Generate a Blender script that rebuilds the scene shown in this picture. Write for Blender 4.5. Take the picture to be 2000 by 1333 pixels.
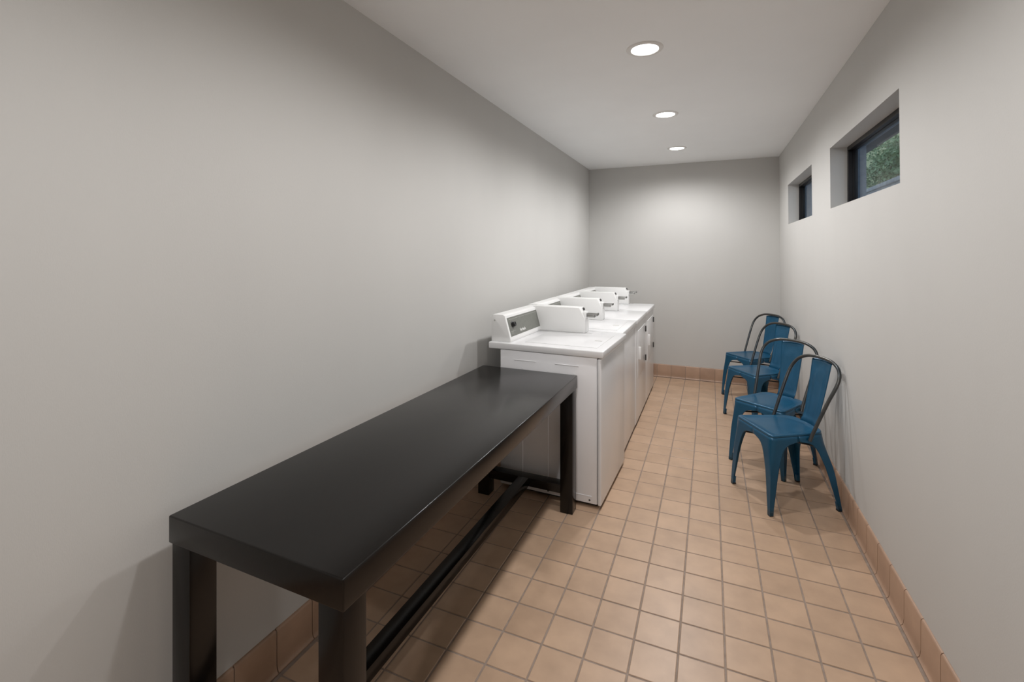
import bpy, bmesh, math, random
from mathutils import Vector, Matrix

for o in list(bpy.data.objects):
    bpy.data.objects.remove(o)
S = bpy.context.scene
C = S.collection
R = math.radians

# ------------------------------------------------------------------ camera
cam_d = bpy.data.cameras.new('camera')
cam = bpy.data.objects.new('camera', cam_d)
C.objects.link(cam)
cam.location = (0, 0, 1.5)
cam.rotation_euler = (R(90), 0, R(23.014))
cam_d.sensor_width = 36.0
cam_d.lens = 910.87 / 2000 * 36.0
cam_d.shift_y = -(666.5 - 494.57) / 2000
cam_d.clip_start = 0.02
S.camera = cam

# ------------------------------------------------------------------ world (soft overcast daylight outside)
W = bpy.data.worlds.new('overcast_sky')
S.world = W
W.use_nodes = True
bgn = W.node_tree.nodes['Background']
bgn.inputs['Color'].default_value = (0.62, 0.74, 0.90, 1)
bgn.inputs['Strength'].default_value = 1.3

# ------------------------------------------------------------------ exposure
S.view_settings.view_transform = 'Standard'
S.view_settings.look = 'None'
S.view_settings.exposure = 0.0
S.view_settings.gamma = 1.0
S.view_settings.use_curve_mapping = False

LAMP_POWER = 69.0
LAMP_COLOR = (1.0, 0.985, 0.985)
LAMP_SPOT = 168
LAMP_BLEND = 0.6

# room dimensions (metres)
XL, XR = -1.4355, 0.710         # XR: window wall at window height
XRB, XRT = 0.727, 0.704          # the window wall leans a little: foot and head
YB, YF = 5.926, -2.50
ZC = 2.574
TP = 0.1615                      # tile pitch
GX, GY = 0.0514, 2.658           # a grout crossing
rnd = random.Random(7)

# ------------------------------------------------------------------ materials
def mat(name, col, rough=0.5, metal=0.0, spec=0.5, coat=0.0):
    m = bpy.data.materials.new(name); m.use_nodes = True
    b = m.node_tree.nodes['Principled BSDF']
    b.inputs['Base Color'].default_value = (*col, 1)
    b.inputs['Roughness'].default_value = rough
    b.inputs['Metallic'].default_value = metal
    b.inputs['Specular IOR Level'].default_value = spec
    b.inputs['Coat Weight'].default_value = coat
    b.inputs['Coat Roughness'].default_value = 0.12
    return m

def N(m, kind, **kw):
    n = m.node_tree.nodes.new(kind)
    for k, v in kw.items():
        if hasattr(n, k): setattr(n, k, v)
        else: n.inputs[k.replace('_', ' ')].default_value = v
    return n

def L(m, a, b): m.node_tree.links.new(a, b)

def grain(m, scale, c0, c1, bump=0.0, bscale=None, stretch=None, detail=4):
    """mottle the base colour between c0 and c1, with fine relief"""
    b = m.node_tree.nodes['Principled BSDF']
    tc = N(m, 'ShaderNodeTexCoord'); mp = N(m, 'ShaderNodeMapping')
    if stretch: mp.inputs['Scale'].default_value = stretch
    L(m, tc.outputs['Object'], mp.inputs['Vector'])
    n = N(m, 'ShaderNodeTexNoise'); n.inputs['Scale'].default_value = scale; n.inputs['Detail'].default_value = detail
    L(m, mp.outputs['Vector'], n.inputs['Vector'])
    r = N(m, 'ShaderNodeValToRGB')
    r.color_ramp.elements[0].position = 0.3; r.color_ramp.elements[1].position = 0.7
    r.color_ramp.elements[0].color = (*c0, 1); r.color_ramp.elements[1].color = (*c1, 1)
    L(m, n.outputs['Fac'], r.inputs['Fac']); L(m, r.outputs['Color'], b.inputs['Base Color'])
    if bump:
        n2 = N(m, 'ShaderNodeTexNoise'); n2.inputs['Scale'].default_value = bscale or scale; n2.inputs['Detail'].default_value = 3
        L(m, mp.outputs['Vector'], n2.inputs['Vector'])
        bp = N(m, 'ShaderNodeBump'); bp.inputs['Strength'].default_value = bump; bp.inputs['Distance'].default_value = 0.002
        L(m, n2.outputs['Fac'], bp.inputs['Height']); L(m, bp.outputs['Normal'], b.inputs['Normal'])
    return m

M = {}
M['wall'] = grain(mat('wall_paint', (.5, .49, .46), 0.75, spec=0.3), 2.2, (.565, .557, .536), (.585, .577, .554), 0.12, 420, (1, 1, 0.35))
M['ceiling'] = grain(mat('ceiling_paint', (.74, .73, .71), 0.9, spec=0.2), 3, (.905, .92, .925), (.925, .94, .945), 0.08, 300)

def tile_mat(name, c0, c1, rough):
    m = mat(name, c0, rough, spec=0.45)
    b = m.node_tree.nodes['Principled BSDF']
    oi = N(m, 'ShaderNodeObjectInfo'); ge = N(m, 'ShaderNodeNewGeometry')
    ad = N(m, 'ShaderNodeMath', operation='ADD'); fr = N(m, 'ShaderNodeMath', operation='FRACT')
    L(m, oi.outputs['Random'], ad.inputs[0]); L(m, ge.outputs['Random Per Island'], ad.inputs[1]); L(m, ad.outputs[0], fr.inputs[0])
    r = N(m, 'ShaderNodeValToRGB')
    r.color_ramp.elements[0].color = (*c0, 1); r.color_ramp.elements[1].color = (*c1, 1)
    L(m, fr.outputs[0], r.inputs['Fac'])
    n = N(m, 'ShaderNodeTexNoise'); n.inputs['Scale'].default_value = 9; n.inputs['Detail'].default_value = 5
    L(m, ge.outputs['Position'], n.inputs['Vector'])
    mx = N(m, 'ShaderNodeMix', data_type='RGBA', blend_type='OVERLAY')
    mx.inputs[0].default_value = 0.22
    L(m, r.outputs['Color'], mx.inputs[6]); L(m, n.outputs['Fac'], mx.inputs[7]); L(m, mx.outputs[2], b.inputs['Base Color'])
    n2 = N(m, 'ShaderNodeTexNoise'); n2.inputs['Scale'].default_value = 160
    L(m, ge.outputs['Position'], n2.inputs['Vector'])
    bp = N(m, 'ShaderNodeBump'); bp.inputs['Strength'].default_value = 0.12; bp.inputs['Distance'].default_value = 0.001
    L(m, n2.outputs['Fac'], bp.inputs['Height']); L(m, bp.outputs['Normal'], b.inputs['Normal'])
    return m

M['tile'] = tile_mat('quarry_tile', (.460, .312, .210), (.510, .350, .238), 0.36)
M['cove'] = tile_mat('cove_base_tile', (.38, .245, .168), (.43, .28, .192), 0.42)
M['grout'] = grain(mat('grout', (.3, .24, .2), 0.9), 30, (.25, .19, .15), (.33, .26, .215), 0.3, 200)
M['espresso'] = grain(mat('espresso_wood', (.005, .004, .0035), 0.21, spec=0.38), 14, (.0035, .0027, .0023), (.0055, .0041, .0033), 0.05, 60, (6, 1, 1))
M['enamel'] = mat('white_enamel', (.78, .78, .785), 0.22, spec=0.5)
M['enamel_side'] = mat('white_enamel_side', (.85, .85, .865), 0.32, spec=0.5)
M['plastic_white'] = mat('white_plastic', (.82, .82, .81), 0.35)
M['panel_grey'] = grain(mat('control_panel_grey', (.17, .175, .155), 0.45), 40, (.16, .165, .147), (.185, .19, .168))
M['print_white'] = mat('white_print', (.8, .8, .78), 0.5)
M['print_grey'] = mat('grey_print', (.45, .45, .42), 0.5)
M['black'] = mat('black_plastic', (.012, .012, .012), 0.35)
M['chrome'] = mat('satin_steel', (.42, .42, .41), 0.32, metal=1.0)
M['dark_metal'] = mat('dark_steel', (.10, .10, .10), 0.4, metal=0.8)
M['toe'] = mat('black_toe_gap', (.02, .018, .016), 0.7)
M['rubber'] = mat('black_rubber', (.01, .01, .012), 0.6)
M['blue'] = grain(mat('blue_lacquered_steel', (.006, .055, .13), 0.30, metal=0.25, spec=0.6), 7, (.0055, .078, .155), (.008, .094, .190))
M['hoop'] = grain(mat('gunmetal_blue_tube', (.05, .06, .075), 0.28, metal=0.75), 5, (.032, .045, .058), (.105, .10, .09))
M['frame'] = mat('dark_bronze_aluminium', (.014, .013, .014), 0.4, metal=0.3)
M['trim_white'] = mat('white_lamp_trim', (.8, .79, .77), 0.5)
M['stucco'] = grain(mat('blue_grey_stucco', (.28, .33, .40), 0.9), 40, (.24, .29, .36), (.33, .38, .45), 0.5, 60)
M['soffit'] = grain(mat('slate_soffit', (.09, .10, .115), 0.9), 10, (.08, .09, .105), (.10, .11, .125))
M['stone'] = grain(mat('pale_grey_stone', (.32, .34, .36), 0.9), 14, (.24, .26, .28), (.40, .42, .43), 0.6, 30)
M['earth'] = grain(mat('grassy_bank', (.2, .26, .12), 0.95), 5, (.20, .24, .11), (.34, .38, .2), 0.5, 20)
M['bark'] = mat('bark', (.08, .06, .04), 0.9)

def leaf_mat():
    m = mat('green_leaf', (.07, .17, .05), 0.5)
    b = m.node_tree.nodes['Principled BSDF']
    ge = N(m, 'ShaderNodeNewGeometry'); r = N(m, 'ShaderNodeValToRGB')
    r.color_ramp.elements[0].color = (.06, .15, .06, 1); r.color_ramp.elements[1].color = (.28, .42, .22, 1)
    L(m, ge.outputs['Random Per Island'], r.inputs['Fac']); L(m, r.outputs['Color'], b.inputs['Base Color'])
    return m
M['leaf'] = leaf_mat()

def glass_mat():
    m = bpy.data.materials.new('window_glass'); m.use_nodes = True
    nt = m.node_tree; nt.nodes.clear()
    out = nt.nodes.new('ShaderNodeOutputMaterial'); mix = nt.nodes.new('ShaderNodeMixShader')
    tr = nt.nodes.new('ShaderNodeBsdfTransparent'); gl = nt.nodes.new('ShaderNodeBsdfGlossy'); fr = nt.nodes.new('ShaderNodeFresnel')
    tr.inputs['Color'].default_value = (.92, .95, .96, 1); gl.inputs['Roughness'].default_value = 0.02; fr.inputs['IOR'].default_value = 1.5
    ge = nt.nodes.new('ShaderNodeNewGeometry'); sub = nt.nodes.new('ShaderNodeMath'); sub.operation = 'SUBTRACT'; sub.inputs[0].default_value = 1.0
    mul = nt.nodes.new('ShaderNodeMath'); mul.operation = 'MULTIPLY'
    nt.links.new(ge.outputs['Backfacing'], sub.inputs[1]); nt.links.new(sub.outputs[0], mul.inputs[0]); nt.links.new(fr.outputs[0], mul.inputs[1])
    nt.links.new(mul.outputs[0], mix.inputs[0]); nt.links.new(tr.outputs[0], mix.inputs[1]); nt.links.new(gl.outputs[0], mix.inputs[2])
    nt.links.new(mix.outputs[0], out.inputs[0])
    return m
M['glass'] = glass_mat()

def emit_mat():
    m = mat('lit_lamp_lens', (.9, .9, .88), 0.5)
    b = m.node_tree.nodes['Principled BSDF']
    b.inputs['Emission Color'].default_value = (1, .98, .94, 1); b.inputs['Emission Strength'].default_value = 9.0
    return m
M['lens'] = emit_mat()

# ------------------------------------------------------------------ mesh helpers
def rbox(bm, lo, hi, bev=0.0, seg=2, mtx=None):
    t = bmesh.new()
    x0, y0, z0 = lo; x1, y1, z1 = hi
    v = [t.verts.new(p) for p in ((x0,y0,z0),(x1,y0,z0),(x1,y1,z0),(x0,y1,z0),(x0,y0,z1),(x1,y0,z1),(x1,y1,z1),(x0,y1,z1))]
    for f in ((0,3,2,1),(4,5,6,7),(0,1,5,4),(1,2,6,5),(2,3,7,6),(3,0,4,7)): t.faces.new([v[i] for i in f])
    if bev: bmesh.ops.bevel(t, geom=list(t.edges), offset=bev, segments=seg, affect='EDGES', profile=0.5)
    if mtx: bmesh.ops.transform(t, matrix=mtx, verts=t.verts)
    merge(bm, t)

def merge(bm, t):
    idx = {}
    for v in t.verts: idx[v] = bm.verts.new(v.co)
    for f in t.faces:
        try: bm.faces.new([idx[v] for v in f.verts])
        except ValueError: pass
    t.free()

def prism(bm, prof, axis, a, b, bev=0.0, seg=2):
    """extrude a 2D profile along an axis; profile gives the two other coordinates in xyz order"""
    t = bmesh.new()
    def P(p, q):
        c = list(p); c.insert('xyz'.index(axis), q); return c
    A = [t.verts.new(P(p, a)) for p in prof]; B = [t.verts.new(P(p, b)) for p in prof]
    n = len(prof)
    t.faces.new(A); t.faces.new(B[::-1])
    for i in range(n): t.faces.new((A[i], B[i], B[(i+1) % n], A[(i+1) % n]))
    bmesh.ops.recalc_face_normals(t, faces=t.faces)
    if bev: bmesh.ops.bevel(t, geom=list(t.edges), offset=bev, segments=seg, affect='EDGES', profile=0.5)
    merge(bm, t)

def lathe(bm, prof, seg=32, mtx=None, cap=True):
    t = bmesh.new(); rings = []
    for r, z in prof:
        if r < 1e-6: rings.append([t.verts.new((0, 0, z))])
        else: rings.append([t.verts.new((r*math.cos(2*math.pi*i/seg), r*math.sin(2*math.pi*i/seg), z)) for i in range(seg)])
    for a, b in zip(rings, rings[1:]):
        for i in range(seg):
            j = (i+1) % seg
            if len(a) == 1 and len(b) > 1: t.faces.new((a[0], b[i], b[j]))
            elif len(b) == 1 and len(a) > 1: t.faces.new((a[i], b[0], a[j]))
            elif len(a) > 1: t.faces.new((a[i], b[i], b[j], a[j]))
    bmesh.ops.recalc_face_normals(t, faces=t.faces)
    if mtx: bmesh.ops.transform(t, matrix=mtx, verts=t.verts)
    merge(bm, t)

def tube(bm, pts, r, seg=10, cap=True):
    pts = [Vector(p) for p in pts]; rings = []; up = None
    for i, p in enumerate(pts):
        d = (pts[min(i+1, len(pts)-1)] - pts[max(i-1, 0)]).normalized()
        if up is None:
            up = Vector((0, 0, 1)) if abs(d.z) < .9 else Vector((1, 0, 0))
        u = d.cross(up).normalized(); w = u.cross(d).normalized(); up = w
        rr = r[i] if isinstance(r, (list, tuple)) else r
        rings.append([bm.verts.new(p + rr*(math.cos(2*math.pi*k/seg)*u + math.sin(2*math.pi*k/seg)*w)) for k in range(seg)])
    for a, b in zip(rings, rings[1:]):
        for k in range(seg): bm.faces.new((a[k], a[(k+1) % seg], b[(k+1) % seg], b[k]))
    if cap: bm.faces.new(rings[0][::-1]); bm.faces.new(rings[-1])

def spline(P, n):
    """Catmull-Rom through the points"""
    P = [Vector(p) for p in P]; Q = [2*P[0]-P[1]] + P + [2*P[-1]-P[-2]]; out = []
    for i in range(1, len(Q)-2):
        for k in range(n):
            t = k/n; a, b, c, d = Q[i-1], Q[i], Q[i+1], Q[i+2]
            out.append(.5*((2*b)+(c-a)*t+(2*a-5*b+4*c-d)*t*t+(3*b-a-3*c+d)*t**3))
    out.append(P[-1]); return out

def obj(name, bm, m, parent=None, smooth=35, loc=None):
    if isinstance(bm, bpy.types.Mesh): me = bm
    else:
        bmesh.ops.recalc_face_normals(bm, faces=bm.faces)
        me = bpy.data.meshes.new(name); bm.to_mesh(me); bm.free()
        if smooth:
            me.polygons.foreach_set('use_smooth', [True]*len(me.polygons)); me.set_sharp_from_angle(angle=R(smooth))
        me.materials.append(M[m])
    o = bpy.data.objects.new(name, me); C.objects.link(o)
    if parent: o.parent = parent
    if loc: o.location = loc
    return o

def tag(o, label, cat, group=None, kind=None):
    o['label'] = label; o['category'] = cat
    if group: o['group'] = group
    if kind: o['kind'] = kind
    return o

def thing(name, label, cat, loc=(0,0,0), rz=0.0, group=None):
    o = bpy.data.objects.new(name, None); C.objects.link(o)
    o.empty_display_size = 0.1; o.location = loc; o.rotation_euler = (0, 0, rz)
    return tag(o, label, cat, group)

def struct(o, label=None, cat=None):
    o['kind'] = 'structure'
    if label: o['label'] = label
    if cat: o['category'] = cat
    return o

def nb(): return bmesh.new()

def copy_tree(o, parent=None):
    c = o.copy(); C.objects.link(c)
    if parent: c.parent = parent
    for ch in o.children: copy_tree(ch, c)
    return c

# ================================================================== SETTING
# ---- walls
TH = 0.14
b = nb(); rbox(b, (XL-TH, YF-TH, -.05), (XL, YB+TH, ZC+.12)); struct(obj('wall_left', b, 'wall', smooth=0), 'long plain warm grey wall behind table and machines', 'wall')
b = nb(); rbox(b, (XL, YB, -.05), (XR+.2, YB+TH, ZC+.12)); struct(obj('wall_back', b, 'wall', smooth=0), 'short warm grey end wall beyond the machines', 'wall')
b = nb(); rbox(b, (XL, YF-TH, -.05), (XR+.2, YF, ZC+.12)); struct(obj('wall_front', b, 'wall', smooth=0), 'warm grey wall behind the viewer', 'wall')
b = nb(); rbox(b, (XL-TH, YF-TH, ZC), (XR+.2, YB+TH, ZC+.12)); struct(obj('ceiling', b, 'ceiling', smooth=0), 'smooth off-white ceiling with round downlights', 'ceiling')

WZ0, WZ1 = 1.785, 2.172
WINS = [(2.363, 3.552), (4.138, 5.305)]
XO = XR + 0.19; XM = XR + 0.13
b = nb()
ys = [YF-TH, WINS[0][0], WINS[0][1], WINS[1][0], WINS[1][1], YB]
zs = [-.05, WZ0, WZ1, ZC]
t = nb()
def q(*p): t.faces.new([t.verts.new(v) for v in p])
for X in (XR, XO):
    for i in range(5):
        for j in range(3):
            if j == 1 and i in (1, 3): continue
            q((X, ys[i], zs[j]), (X, ys[i+1], zs[j]), (X, ys[i+1], zs[j+1]), (X, ys[i], zs[j+1]))
for y0, y1 in WINS:
    for xa, xb in ((XR, XM), (XM, XO)):
        q((xa,y0,WZ0),(xb,y0,WZ0),(xb,y1,WZ0),(xa,y1,WZ0)); q((xa,y0,WZ1),(xb,y0,WZ1),(xb,y1,WZ1),(xa,y1,WZ1))
        q((xa,y0,WZ0),(xb,y0,WZ0),(xb,y0,WZ1),(xa,y0,WZ1)); q((xa,y1,WZ0),(xb,y1,WZ0),(xb,y1,WZ1),(xa,y1,WZ1))
q((XR,ys[0],zs[0]),(XO,ys[0],zs[0]),(XO,YB,zs[0]),(XR,YB,zs[0])); q((XR,ys[0],ZC),(XO,ys[0],ZC),(XO,YB,ZC),(XR,YB,ZC))
q((XR,ys[0],zs[0]),(XO,ys[0],zs[0]),(XO,ys[0],ZC),(XR,ys[0],ZC)); q((XR,YB,zs[0]),(XO,YB,zs[0]),(XO,YB,ZC),(XR,YB,ZC))
bmesh.ops.remove_doubles(t, verts=t.verts, dist=1e-5)
for v in t.verts:
    if v.co.x < XR+.01: v.co.x = XRB+(XRT-XRB)*max(v.co.z, 0)/ZC
merge(b, t)
wr = obj('wall_right', b, 'wall', smooth=0)
wr.data.materials.append(M['stucco'])            # outside face and outer window reveals
for p in wr.data.polygons:
    if p.center.x > XM+.001: p.material_index = 1
struct(wr, 'warm grey wall with two small high windows', 'wall')

# ---- windows: dark frame + pane
for i, (y0, y1) in enumerate(WINS):
    w = bpy.data.objects.new('window_%d' % (i+1), None); C.objects.link(w); w.location = (XR+.09, (y0+y1)/2, WZ0)
    struct(w, ['larger-looking nearer high window with green foliage outside', 'small-looking farther high window near the end wall'][i], 'window')
    hw = (y1-y0)/2; hh = WZ1-WZ0; fw = .026
    b = nb()
    rbox(b, (0, -hw, 0), (.05, hw, fw), .002); rbox(b, (0, -hw, hh-fw), (.05, hw, hh), .002)
    rbox(b, (0, -hw, fw), (.05, -hw+fw, hh-fw), .002); rbox(b, (0, hw-fw, fw), (.05, hw, hh-fw), .002)
    obj('window_frame', b, 'frame', w)
    b = nb()
    s = .004
    rbox(b, (.024, -hw+fw, fw), (.042, hw-fw, fw+s), .001); rbox(b, (.024, -hw+fw, hh-fw-s), (.042, hw-fw, hh-fw), .001)
    rbox(b, (.024, -hw+fw, fw+s), (.042, -hw+fw+s, hh-fw-s), .001); rbox(b, (.024, hw-fw-s, fw+s), (.042, hw-fw, hh-fw-s), .001)
    obj('window_sash', b, 'frame', w)
    b = nb(); rbox(b, (.031, -hw+fw+.004, fw+.004), (.036, hw-fw-.004, hh-fw-.004)); obj('window_pane', b, 'glass', w, smooth=0)

# ---- floor: grout bed + separate tiles
b = nb(); rbox(b, (XL-TH, YF-TH, -.12), (XR+.16, YB+TH, -.0025))
floor = struct(obj('floor', b, 'grout', smooth=0), 'square terracotta quarry tile floor with grey grout', 'floor')
G = .0072
def tile_geo(t, x0, x1, y0, y1, z1=0.0):
    e = .0016; z0 = -.009; zm = z1-.0011
    v = [t.verts.new(p) for p in ((x0,y0,z0),(x1,y0,z0),(x1,y1,z0),(x0,y1,z0),(x0,y0,zm),(x1,y0,zm),(x1,y1,zm),(x0,y1,zm),
                                  (x0+e,y0+e,z1),(x1-e,y0+e,z1),(x1-e,y1-e,z1),(x0+e,y1-e,z1))]
    for k in range(4):
        j = (k+1) % 4
        t.faces.new((v[k], v[j], v[4+j], v[4+k])); t.faces.new((v[4+k], v[4+j], v[8+j], v[8+k]))
    t.faces.new((v[8], v[9], v[10], v[11]))
CV = .022                          # cove toe width
cells = []
i0, i1 = math.floor((XL-GX)/TP), math.floor((XRB-GX)/TP)
j0, j1 = math.floor((YF-GY)/TP), math.floor((YB-GY)/TP)
th = R(23.014); fpx = 910.87
def pix(x, y, z):
    xc = x*math.cos(th)+y*math.sin(th); yc = -x*math.sin(th)+y*math.cos(th)
    if yc < .05: return None
    return 1000+fpx*xc/yc, 494.57-fpx*(z-1.5)/yc
for i in range(i0, i1+1):
    for j in range(j0, j1+1):
        x0 = max(GX+i*TP+G/2, XL+CV+G*.4); x1 = min(GX+(i+1)*TP-G/2, XRB-CV-G*.4)
        y0 = max(GY+j*TP+G/2, YF); y1 = min(GY+(j+1)*TP-G/2, YB-CV-G*.4)
        if x1-x0 < .012 or y1-y0 < .012: continue
        cx, cy = (x0+x1)/2, (y0+y1)/2
        ps = [pix(x, y, 0) for x in (x0, x1) for y in (y0, y1)]
        area = 0
        if all(ps) and not (cx < -.62 and cy > 2.76):
            us = [p[0] for p in ps]; vs = [p[1] for p in ps]
            if max(us) > 0 and min(us) < 2000 and min(vs) < 1333:
                c_ = [ps[0], ps[1], ps[3], ps[2]]
                area = abs(sum(c_[k][0]*c_[(k+1) % 4][1]-c_[(k+1) % 4][0]*c_[k][1] for k in range(4)))/2
        cells.append((area, x0, x1, y0, y1))
cells.sort(reverse=True)
t = nb(); full = TP-G
tile_geo(t, -full/2, full/2, -full/2, full/2)
full_me = bpy.data.meshes.new('floor_tile'); t.to_mesh(full_me); t.free(); full_me.materials.append(M['tile'])
rest = nb()
for k, (area, x0, x1, y0, y1) in enumerate(cells):
    dz = rnd.uniform(-.0006, .0004)
    if area > 0 and k < 300:
        if abs(x1-x0-full) < 1e-4 and abs(y1-y0-full) < 1e-4:
            o = obj('floor_tile', full_me, None, floor); o.location = ((x0+x1)/2, (y0+y1)/2, dz)
        else:
            t = nb(); tile_geo(t, x0-(x0+x1)/2, x1-(x0+x1)/2, y0-(y0+y1)/2, y1-(y0+y1)/2)
            o = obj('floor_tile', t, 'tile', floor, smooth=0); o.location = ((x0+x1)/2, (y0+y1)/2, dz)
    else: tile_geo(rest, x0, x1, y0, y1, dz)
o = obj('remaining_floor_tiles', rest, 'tile', floor, smooth=0); o['kind'] = 'stuff'

# ---- coved tile skirting, tile by tile
BH = .152
COVE = [(0, 0), (CV, 0), (CV, .004), (.017, .0075), (.0140, .016), (.0120, .032), (.0112, BH-.008), (.0085, BH-.0025), (.005, BH), (0, BH)]
def cove_mesh(length):
    t = nb(); prism(t, COVE, 'y', -length/2, length/2)
    bmesh.ops.recalc_face_normals(t, faces=t.faces)
    me = bpy.data.meshes.new('cove_tile'); t.to_mesh(me); t.free()
    me.polygons.foreach_set('use_smooth', [True]*len(me.polygons)); me.set_sharp_from_angle(angle=R(50))
    me.materials.append(M['cove']); return me
cove_full = cove_mesh(TP-.004)
def baseboard(name, label, x, y0, y1, along, rz, anchor):
    """grout backing strip with one cove tile after another"""
    b = nb()
    if along == 'y': rbox(b, (min(x, x+(.009 if rz == 0 else -.009)), y0, 0), (max(x, x+(.009 if rz == 0 else -.009)), y1, BH-.006))
    else: rbox(b, (y0, x-.009, 0), (y1, x, BH-.006))
    s = struct(obj(name, b, 'grout', smooth=0), label, 'skirting')
    k = math.floor((y0-anchor)/TP)
    while anchor+k*TP < y1-.004:
        a, e = max(y0, anchor+k*TP), min(y1, anchor+(k+1)*TP); k += 1
        if e-a < .02: continue
        ln = e-a-.004
        me = cove_full if abs(ln-(TP-.004)) < 1e-4 else cove_mesh(ln)
        o = obj('cove_tile', me, None, s); mid = (a+e)/2
        o.location = (x, mid, 0) if along == 'y' else (mid, x, 0)
        o.rotation_euler = (0, 0, rz)
baseboard('baseboard_right', 'terracotta cove tile skirting along the window wall', XRB, YF, YB, 'y', math.pi, GY)
baseboard('baseboard_left', 'terracotta cove tile skirting behind the table', XL, YF, YB, 'y', 0.0, GY)
baseboard('baseboard_back', 'terracotta cove tile skirting along the end wall', YB, XL+.024, XRB-.024, 'x', -math.pi/2, GX)

# ---- outside the windows
b = nb(); rbox(b, (XO+.01, YF, 2.62), (1.62, 14, 2.80)); struct(obj('roof_eave', b, 'soffit', smooth=0), 'dark slate roof eave outside the windows', 'eave')
b = nb(); rbox(b, (XO+.01, YF, 1.20), (6.0, 16, 1.32)); struct(obj('ground_outside', b, 'stone', smooth=0), 'grey paved ground outside the windows', 'ground')
b = nb(); rbox(b, (XO+.01, 8.1, 1.32), (1.95, 8.35, 2.62)); struct(obj('wing_wall_outside', b, 'stucco', smooth=0), 'blue-grey stucco wall seen through the far window', 'wall')
rw = thing('retaining_wall', 'pale grey stone retaining wall below the shrubs outside', 'wall', (2.5, 10.0, 1.32))
rw['kind'] = 'structure'
b = nb(); rbox(b, (-.1, -3.6, 0), (.1, 5.5, 1.18), .01); obj('wall_face', b, 'stone', rw)
b = nb(); rbox(b, (-.13, -3.6, 1.18), (.13, 5.5, 1.24), .01); obj('coping', b, 'stone', rw)
b = nb(); prism(b, [(2.62, 1.32), (2.62, 2.50), (6.5, 7.4), (6.5, 1.32)], 'y', 6.4, 18.0); struct(obj('hillside', b, 'earth', smooth=0), 'grassy hillside behind the shrubs outside', 'hillside')
for k, (x, y, z, rx, rz_, lab) in enumerate([
        (2.86, 8.75, 2.55, .35, .36, 'leafy green shrub outside, at the right edge of the nearer window'),
        (2.90, 9.55, 2.55, .36, .38, 'leafy green shrub outside, middle of the nearer window'),
        (2.95, 10.45, 2.55, .40, .34, 'leafy green shrub outside, at the left edge of the nearer window'),
        (3.55, 11.6, 3.10, .55, .40, 'leafy green shrub outside, higher up the bank')]):
    sh = thing('shrub', lab, 'shrub', (x, y, z), 0, 'shrubs outside the windows')
    b = nb()
    for s_ in range(5):
        a = s_*1.257; tube(b, [(0, 0, -.06), (.05*math.cos(a), .05*math.sin(a), .18), (.2*math.cos(a), .2*math.sin(a), rz_*1.3)], [.014, .011, .006], 6)
    obj('stem', b, 'bark', sh)
    b = nb()
    for n_ in range(1500):
        u, v, w = rnd.gauss(0, 1), rnd.gauss(0, 1), rnd.gauss(0, 1); l_ = math.sqrt(u*u+v*v+w*w); rr = rnd.uniform(.45, 1)**.5*(1+.18*math.sin(5*u/l_+3*w/l_))
        p = Vector((rx*rr*u/l_, rx*.95*rr*v/l_, rz_+.02+rz_*rr*w/l_))
        d = Vector((rnd.gauss(0, 1), rnd.gauss(0, 1), rnd.gauss(.4, 1))).normalized(); e = d.cross(Vector((rnd.gauss(0, 1), rnd.gauss(0, 1), rnd.gauss(0, 1)))).normalized()
        ln, wd = rnd.uniform(.04, .07), rnd.uniform(.016, .028); nn = d.cross(e)*.006
        b.faces.new([b.verts.new(c) for c in (p, p+d*ln*.5+e*wd+nn, p+d*ln, p+d*ln*.5-e*wd+nn)])
    o = obj('foliage', b, 'leaf', sh, smooth=0); o['kind'] = 'stuff'

# ================================================================== DOWNLIGHTS
def downlight(x, y, label, power):
    t = thing('downlight', label, 'ceiling light', (x, y, ZC), 0, 'recessed downlights')
    b = nb(); lathe(b, [(.069, .0), (.069, -.004), (.072, -.0065), (.088, -.0055), (.094, -.002), (.095, 0)], 48); obj('trim_ring', b, 'trim_white', t)
    b = nb(); lathe(b, [(.0685, -.001), (.0685, -.003), (.05, -.0048), (.025, -.0056), (0, -.006)], 48); obj('lens', b, 'lens', t)
    ld = bpy.data.lights.new('downlight_beam', 'SPOT'); ld.energy = LAMP_POWER*power; ld.color = LAMP_COLOR
    ld.spot_size = R(LAMP_SPOT); ld.spot_blend = LAMP_BLEND; ld.shadow_soft_size = .055
    lo = bpy.data.objects.new('downlight_beam', ld); C.objects.link(lo); lo.parent = t; lo.location = (0, 0, -.012)
for x, y, lab, pw in [(-.316, 2.53, 'round glowing recessed downlight, largest of three in view', .92),
                  (-.318, 3.785, 'round glowing recessed downlight, middle of three in view', 1.16),
                  (-.312, 5.05, 'round glowing recessed downlight nearest the end wall', 1.2),
                  (-.33, 1.275, 'round recessed downlight above the black table, out of view', .76),
                  (-.33, 0.02, 'round recessed downlight directly above the viewer, out of view', .62),
                  (-.33, -1.235, 'round fill downlight added behind the viewer, out of view', 1.0)]:  # last lamp is unseen, added to brighten surfaces that face the camera
    downlight(x, y, lab, pw)

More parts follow.
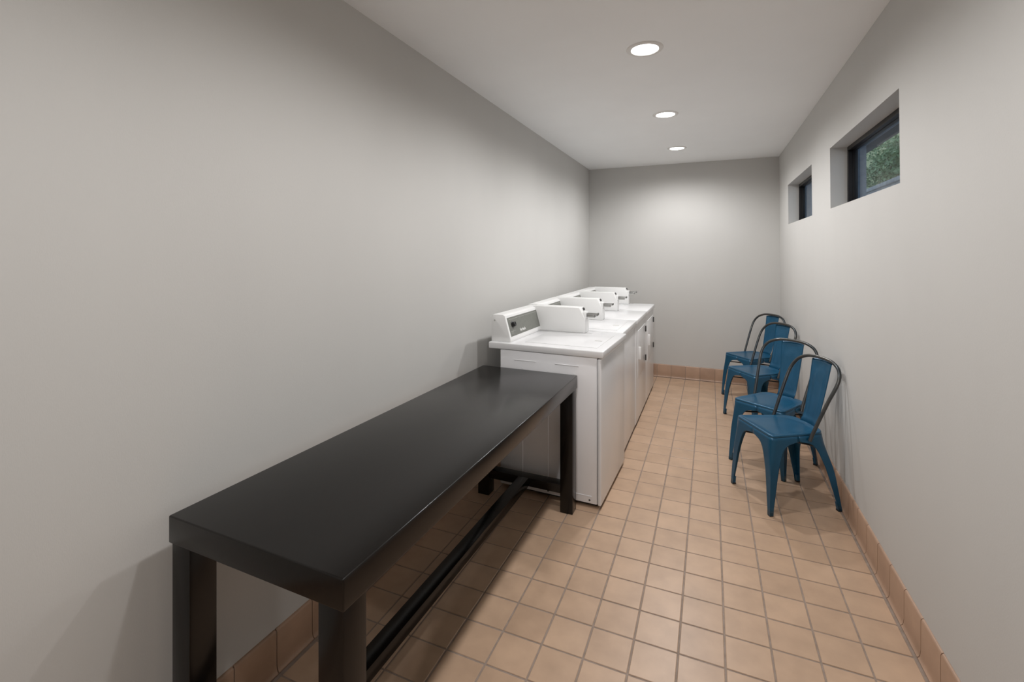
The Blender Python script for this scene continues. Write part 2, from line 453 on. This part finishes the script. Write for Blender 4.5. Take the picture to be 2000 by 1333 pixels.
# ================================================================== TABLE
T = thing('work_table', 'long black-brown wooden table against the left wall', 'table', (-1.040, 1.738, 0), R(-0.75))
LW, LN, ZT = .622/2, 1.872/2, .782
b = nb(); rbox(b, (-LW, -LN, ZT-.075), (LW, LN, ZT), .004, 3); obj('tabletop', b, 'espresso', T)
lg = .075; ins = .006
b = nb(); rbox(b, (-lg/2, -lg/2, 0), (lg/2, lg/2, ZT-.0755), .0025, 2)
lo = obj('leg', b, 'espresso', T); lx, ly = LW-lg/2-ins, LN-lg/2-ins; lo.location = (lx, -ly, 0)
for px, py in ((lx, ly), (-lx, ly), (-lx, -ly)):
    c = lo.copy(); C.objects.link(c); c.location = (px, py, 0)
b = nb(); rbox(b, (-lx+lg/2, -.032, .107), (lx-lg/2, .032, .158), .0025)
so = obj('end_stretcher', b, 'espresso', T); so.location = (0, -ly, 0)
c = so.copy(); C.objects.link(c); c.location = (0, ly, 0)
b = nb(); rbox(b, (-.033, -ly+.032, .107), (.033, ly-.032, .158), .0025); obj('centre_stretcher', b, 'espresso', T)

# ================================================================== WASHERS AND DRYERS
# local frame: origin at the near front floor corner, -x runs back towards the wall, +y along the row
MW, MD = .676, .655
def text_mesh(name, s, size, m, parent, loc, rot):
    cu = bpy.data.curves.new(name, 'FONT'); cu.body = s; cu.size = size; cu.extrude = .0004; cu.offset = .0007; cu.align_x = 'CENTER'
    o = bpy.data.objects.new(name, cu); C.objects.link(o)
    me = bpy.data.meshes.new_from_object(o.evaluated_get(bpy.context.evaluated_depsgraph_get()))
    bpy.data.objects.remove(o); me.materials.clear(); me.materials.append(M[m])
    p = bpy.data.objects.new(name, me); C.objects.link(p); p.parent = parent; p.location = loc; p.rotation_euler = rot
    return p

def machine(kind, label, group, loc, rz=0.0):
    t = thing(kind, label, 'washer' if kind == 'washing_machine' else 'dryer', loc, rz, group)
    # cabinet body behind the front panel
    b = nb(); rbox(b, (-MD, .004, .026), (-.026, MW-.004, .884), .004); cab = obj('cabinet', b, 'enamel_side', t)
    # pressed ribs and louvre slots on the near side, screws along the bottom rail
    b = nb()
    for z in (.826,):
        for xa, xb in ((-.56, -.41), (-.285, -.135)):
            rbox(b, (xa, .0015, z-.003), (xb, .0045, z+.003), .001, 1)
    for xx in (-.50, -.33, -.165):
        rbox(b, (xx-.004, .0022, .085), (xx+.004, .0045, .78), .0012, 1)
    rbox(b, (-.63, .0022, .066), (-.055, .0045, .071), .0012, 1)
    obj('pressed_rib', b, 'enamel_side', cab)
    for xx in (-.55, -.33, -.07):
        b = nb(); lathe(b, [(0, .0015), (.0055, .001), (.006, 0)], 12, Matrix.Translation((xx, .0042, .045)) @ Matrix.Rotation(R(90), 4, 'X')); obj('screw', b, 'dark_metal', cab)
    # front panel
    b = nb(); rbox(b, (-.024, 0, .022), (0, MW, .880), .010, 4)
    obj('front_panel', b, 'enamel', t)
    # toe recess and feet
    b = nb(); rbox(b, (-MD+.05, .03, .008), (-.022, MW-.03, .026)); obj('base_pan', b, 'toe', t)
    for fx in (-MD+.07, -.06):
        for fy in (.06, MW-.06):
            b = nb(); lathe(b, [(0, 0), (.019, 0), (.02, .003), (.016, .009), (.007, .011), (.007, .027)], 16, Matrix.Translation((fx, fy, 0))); obj('foot', b, 'rubber', t)
    # work top
    b = nb(); rbox(b, (-.738, -.002, .885), (.012, MW+.002, .926), .006, 3); top = obj('top_panel', b, 'enamel', t)
    if kind == 'washing_machine':
        b = nb(); rbox(b, (-.52, .085, .9255), (-.045, MW-.13, .9285), .0012, 2); lid = obj('lid', b, 'enamel', t)
        b = nb(); rbox(b, (-.118, .30, .928), (-.070, .312, .9300), .0008, 1); obj('lid_grip', b, 'print_grey', lid)
    # console: sloped control head along the back
    b = nb(); prism(b, [(-.735, .926), (-.735, 1.092), (-.722, 1.100), (-.655, 1.100), (-.640, 1.094), (-.596, .940), (-.596, .926)], 'y', .035, MW-.008, .003, 2)
    con = obj('console', b, 'plastic_white', t)
    s0, s1 = Vector((-.640, 0, 1.094)), Vector((-.596, 0, .940)); sd = (s1-s0).normalized(); ang = math.atan2(-(s1.x-s0.x), -(s1.z-s0.z))
    nrm = Vector((-sd.z, 0, sd.x)); 
    if nrm.x < 0: nrm = -nrm
    def on(d, y, h=0.0): p = s0+sd*d+nrm*h; return (p.x, y, p.z)
    # panel frame axes: local X = +y world of machine, local Y = up the slope, local Z = normal
    rot = Matrix((( 0, -sd.x, nrm.x), (1, 0, 0), (0, -sd.z, nrm.z))).to_euler()
    PY0, PY1 = .055, .560
    b = nb(); rbox(b, (-(PY1-PY0)/2, -.062, -.001), ((PY1-PY0)/2, .062, .0016), .001, 1)
    pan = obj('control_panel', b, 'panel_grey', con); pan.location = on(.080, (PY0+PY1)/2); pan.rotation_euler = rot
    b = nb()
    rbox(b, (-.24, .048, .0014), (.245, .0495, .0019)); rbox(b, (-.243, -.030, .0014), (-.170, -.0288, .0019))
    for k in range(11):
        a = R(-30+24*k); r0, r1 = .030, .036
        rbox(b, (-.0008, r0, .0014), (.0008, r1, .0019), 0, 1, Matrix.Translation((-.195, .012, 0)) @ Matrix.Rotation(a, 4, 'Z'))
    for yy in (-.02, -.026, -.034): rbox(b, (-.235, yy-.012, .0014), (-.20, yy-.0112, .0019))
    obj('panel_print', b, 'print_grey', pan)
    b = nb(); lathe(b, [(.021, .0016), (.021, .004), (.0165, .006), (.0155, .022), (.013, .025), (0, .0255)], 24, Matrix.Translation((-.195, .012, 0)))
    rbox(b, (-.197, .012, .024), (-.193, .027, .028), .0008, 1)
    obj('control_knob', b, 'black', pan)
    text_mesh('badge', 'Huebsch', .026, 'print_white', pan, (-.055, -.046, .0018), (0, 0, 0))
    b = nb(); lathe(b, [(.006, 0), (.0055, .0015), (0, .002)], 12, Matrix.Translation((-.712, .0345, 1.062)) @ Matrix.Rotation(R(90), 4, 'X')); obj('end_screw', b, 'print_grey', con)
    # coin meter case at the far end of the console
    CY0, CY1 = MW-.114, MW-.010
    b = nb(); prism(b, [(-.66, .9265), (-.66, 1.106), (-.300, 1.106), (-.258, 1.020), (-.258, .9265)], 'y', CY0, CY1, .004, 2)
    cb = obj('coin_box', b, 'plastic_white', t)
    b = nb(); rbox(b, (-.285, CY0+.022, 1.028), (-.256, CY1-.016, 1.076), .003, 2); obj('chute_plate', b, 'plastic_white', cb)
    b = nb(); rbox(b, (-.285, CY0+.030, 1.056), (-.176, CY1-.024, 1.066), .002, 2); rbox(b, (-.186, CY0+.026, 1.050), (-.176, CY1-.020, 1.068), .002, 2); obj('coin_slide', b, 'chrome', cb)
    b = nb(); rbox(b, (-.285, CY0+.034, 1.036), (-.198, CY1-.028, 1.055), .002, 2); obj('slide_guide', b, 'chrome', cb)
    b = nb(); lathe(b, [(.011, 0), (.011, .008), (.009, .010), (0, .010)], 18, Matrix.Translation((-.292, CY1-.03, 1.09)) @ Matrix.Rotation(R(64), 4, 'Y')); obj('lock', b, 'dark_metal', cb)
    if kind == 'dryer':
        b = nb(); rbox(b, (-.006, .115, .40), (.0035, .600, .815), .0025, 3); d = obj('door', b, 'enamel', t)
        b = nb()
        rbox(b, (.001, .154, .556), (.022, .169, .668), .004, 3); obj('handle', b, 'plastic_white', d)
        for hz in (.485, .765):
            b = nb(); rbox(b, (.004, .592, hz-.028), (.014, .612, hz+.028), .002, 1); obj('hinge', b, 'dark_metal', d)
    return t

X0 = -.585
machine('washing_machine', 'white coin-operated washer nearest the black table', 'washers in the machine row', (X0+.002, 2.697, 0), R(-1.9))
machine('washing_machine', 'white coin-operated washer, second machine from the black table', 'washers in the machine row', (X0-.004, 3.4025, 0))
machine('dryer', 'white coin-operated dryer, third machine from the black table', 'dryers in the machine row', (X0, 4.0845, 0))
machine('dryer', 'white coin-operated dryer at the far end of the row', 'dryers in the machine row', (X0, 4.7665, 0))

# ================================================================== CHAIRS
# local frame: +x is where the sitter faces, origin on the floor under the seat
def outline(n_arc=8):
    """seat outline, counter-clockwise, with arc-length table"""
    xf, xb, wf, wb, rf, rb = .197, -.168, .178, .154, .026, .080
    pts = []
    def arc(cx, cy, r, a0, a1):
        for k in range(n_arc+1):
            a = R(a0+(a1-a0)*k/n_arc); pts.append((cx+r*math.cos(a), cy+r*math.sin(a)))
    arc(xf-rf, wf-rf, rf, 0, 86); arc(xb+rb, wb-rb, rb, 94, 180); arc(xb+rb, -wb+rb, rb, 180, 266); arc(xf-rf, -wf+rf, rf, 274, 360)
    return pts
OUT = outline()
cum = [0]
for k in range(len(OUT)):
    a, c_ = OUT[k], OUT[(k+1) % len(OUT)]; cum.append(cum[-1]+math.hypot(c_[0]-a[0], c_[1]-a[1]))
PER = cum[-1]
def outp(s):
    s %= PER
    for k in range(len(OUT)):
        if s <= cum[k+1]:
            f = (s-cum[k])/max(cum[k+1]-cum[k], 1e-9); a, c_ = OUT[k], OUT[(k+1) % len(OUT)]
            return Vector((a[0]+(c_[0]-a[0])*f, a[1]+(c_[1]-a[1])*f, 0))
    return Vector((*OUT[0], 0))
SC = [(cum[0]+cum[8])/2, (cum[9]+cum[17])/2, (cum[18]+cum[26])/2, (cum[27]+cum[35])/2]   # arc positions of the 4 corners
FEET = [(.222, .200), (-.232, .186), (-.232, -.186), (.222, -.200)]

def make_chair():
    t = thing('metal_chair', 'x', 'chair')
    # seat pan: dished top, rolled edge, apron
    NS = 72; b = nb(); rings = []
    rows = [(.0, .440), (.35, .4405), (.70, .4420), (.86, .4450), (.925, .4495), (.955, .4505), (.978, .4500), (.993, .4480), (1.0, .4435), (1.001, .436)]
    for f, z in rows:
        if f == 0: rings.append([b.verts.new((.012, 0, z))]); continue
        ring = []
        for k in range(NS):
            p = outp(PER*k/NS); ring.append(b.verts.new((.012+(p.x-.012)*f, p.y*f, z)))
        rings.append(ring)
    for r0, r1 in zip(rings, rings[1:]):
        for k in range(NS):
            j = (k+1) % NS
            if len(r0) == 1: b.faces.new((r0[0], r1[k], r1[j]))
            else: b.faces.new((r0[k], r1[k], r1[j], r0[j]))
    s = obj('seat', b, 'blue', t, smooth=60)
    sm = s.modifiers.new('sheet', 'SOLIDIFY'); sm.thickness = .0022; sm.offset = -1
    # legs: pressed sheet folded round each corner, narrowing from the arch to the foot
    prof = [(.4365, .1745), (.420, .1745), (.404, .1745), (.3995, .148), (.391, .114), (.379, .094), (.361, .081), (.336, .072), (.300, .065), (.250, .058), (.190, .051), (.130, .044), (.086, .0385), (.045, .0335), (.004, .031)]
    def smooth(x): x = max(0, min(1, x)); return x*x*(3-2*x)
    for ci in range(4):
        b = nb(); fx, fy = FEET[ci]; sx, sy = math.copysign(1, fx), math.copysign(1, fy); grid = []
        Q = 18
        # direction order: flange q<0 first along increasing arc; at corner 0 q<0 lies on the front face
        nxt = (outp(SC[ci]+.13)-outp(SC[ci])); prv = (outp(SC[ci]-.13)-outp(SC[ci]))
        dn = Vector((-sx, 0, 0)) if abs(nxt.x) > abs(nxt.y) else Vector((0, -sy, 0))
        dp = Vector((-sx, 0, 0)) if abs(prv.x) > abs(prv.y) else Vector((0, -sy, 0))
        top = outp(SC[ci])
        sharp = Vector((.197 if sx > 0 else -.163, .178*sy if sx > 0 else .149*sy, 0))    # where the two sides would meet
        hn = ((SC[(ci+1) % 4]-SC[ci]) % PER)/2/.1735; hp = ((SC[ci]-SC[ci-1]) % PER)/2/.1735       # sides differ in length
        for z, w0 in prof:
            tt = (.4365-z)/.4365; row = []
            blend = smooth((.402-z)/.20)
            cor = sharp.lerp(Vector((fx, fy, 0)), tt**.92)
            for k in range(Q+1):
                qv = -1+2*k/Q; ex = hn if qv > 0 else hp; w = w0*(1+(ex-1)*smooth((z-.33)/.07))
                pa = outp(SC[ci]+qv*w)*1.002+cor-sharp
                # folded L section with rounded spine
                a = abs(qv)*w*.95; rr = min(.014, w*.45)
                d = dn if qv > 0 else dp
                pl_ = d*max(a-rr*.6, 0)
                if a < rr: 
                    u = a/rr; pl_ = d*(rr*.5*u*u)
                else: pl_ = d*(a-rr*.5)
                p = pa.lerp(pl_+cor, blend)
                row.append(b.verts.new((p.x, p.y, z)))
            grid.append(row)
        for r0, r1 in zip(grid, grid[1:]):
            for k in range(Q): b.faces.new((r0[k], r0[k+1], r1[k+1], r1[k]))
        fl = [sharp.lerp(Vector((fx, fy, 0)), ((.4365-z)/.4365)**.92) for z in (.006, .050)]; fv = []
        for c0, z in zip(fl, (.006, .050)):
            fv.append([b.verts.new((c0.x-sx*dx_, c0.y-sy*dy_, z)) for dx_, dy_ in ((.001, .001), (.0205, .001), (.0205, .0205), (.001, .0205))])
        for k in range(4): b.faces.new((fv[0][k], fv[0][(k+1) % 4], fv[1][(k+1) % 4], fv[1][k]))
        b.faces.new(fv[0][::-1]); b.faces.new(fv[1])
        leg = obj('leg', b, 'blue', t, smooth=50)
        sm = leg.modifiers.new('sheet', 'SOLIDIFY'); sm.thickness = .0028; sm.offset = -1
        b = nb(); rbox(b, (fx-sx*.0235, fy-sy*.0235, 0), (fx-sx*.0005, fy-sy*.0005, .0095), .002, 2); obj('foot_cap', b, 'rubber', leg)
    # crossed braces under the seat
    for sgn in (1, -1):
        b = nb(); tube(b, [(.180, .166*sgn, .350-.004*sgn), (0, 0, .350-.006*sgn), (-.158, -.142*sgn, .350-.004*sgn)], .0055, 8); obj('brace', b, 'dark_metal', t)
    # back hoop
    half = [(-.040, .172, .410), (-.058, .173, .45), (-.098, .181, .545), (-.142, .191, .645), (-.180, .199, .722), (-.207, .192, .775), (-.228, .160, .818), (-.241, .104, .843), (-.247, .046, .8510)]
    path = half + [(-.2475, 0, .852)] + [(x, -y, z) for x, y, z in half[::-1]]
    b = nb(); tube(b, spline(path, 5), .0100, 12); obj('back_hoop', b, 'hoop', t, smooth=60)
    # pressed back splat with raised rim and centre panel
    b = nb(); NZ, NY = 16, 12; g = []
    for i in range(NZ+1):
        v = i/NZ; z = .449+v*(.842-.449)
        x = -.170-.084*v-.005*math.sin(v*math.pi)
        if v < .12: x += .016*(1-v/.12)**2
        hw = .060+.021*v; row = []
        for j in range(NY+1):
            u = -1+2*j/NY
            zt = z - (.010*abs(u)**2.2 if i == NZ else 0)
            em = .006 if (abs(u) < .52 and .10 < v < .84 and not (abs(u) > .30 and v > .80)) else 0.0
            row.append(b.verts.new((x-.010*(1-u*u)+em+.0, hw*u, zt)))
        g.append(row)
    for i in range(NZ):
        for j in range(NY): b.faces.new((g[i][j], g[i][j+1], g[i+1][j+1], g[i+1][j]))
    sp = obj('back_splat', b, 'blue', t, smooth=60)
    sm = sp.modifiers.new('sheet', 'SOLIDIFY'); sm.thickness = .003; sm.offset = 0
    return t

CHAIRS = [(.414, 3.290, 28, 'blue metal bistro chair nearest the viewer, its back against the window wall'),
          (.416, 3.800, 54, 'blue metal bistro chair, second from the viewer, turned most towards the viewer'),
          (.408, 4.748, 36, 'blue metal bistro chair, third from the viewer in the row'),
          (.408, 5.414, 39, 'blue metal bistro chair farthest back, nearest the end wall')]
proto = make_chair()
for k, (x, y, a, lab) in enumerate(CHAIRS):
    o = proto if k == 0 else copy_tree(proto)
    o.location = (x, y, 0); o.rotation_euler = (0, 0, math.pi+R(a))
    tag(o, lab, 'chair', 'row of blue metal chairs')
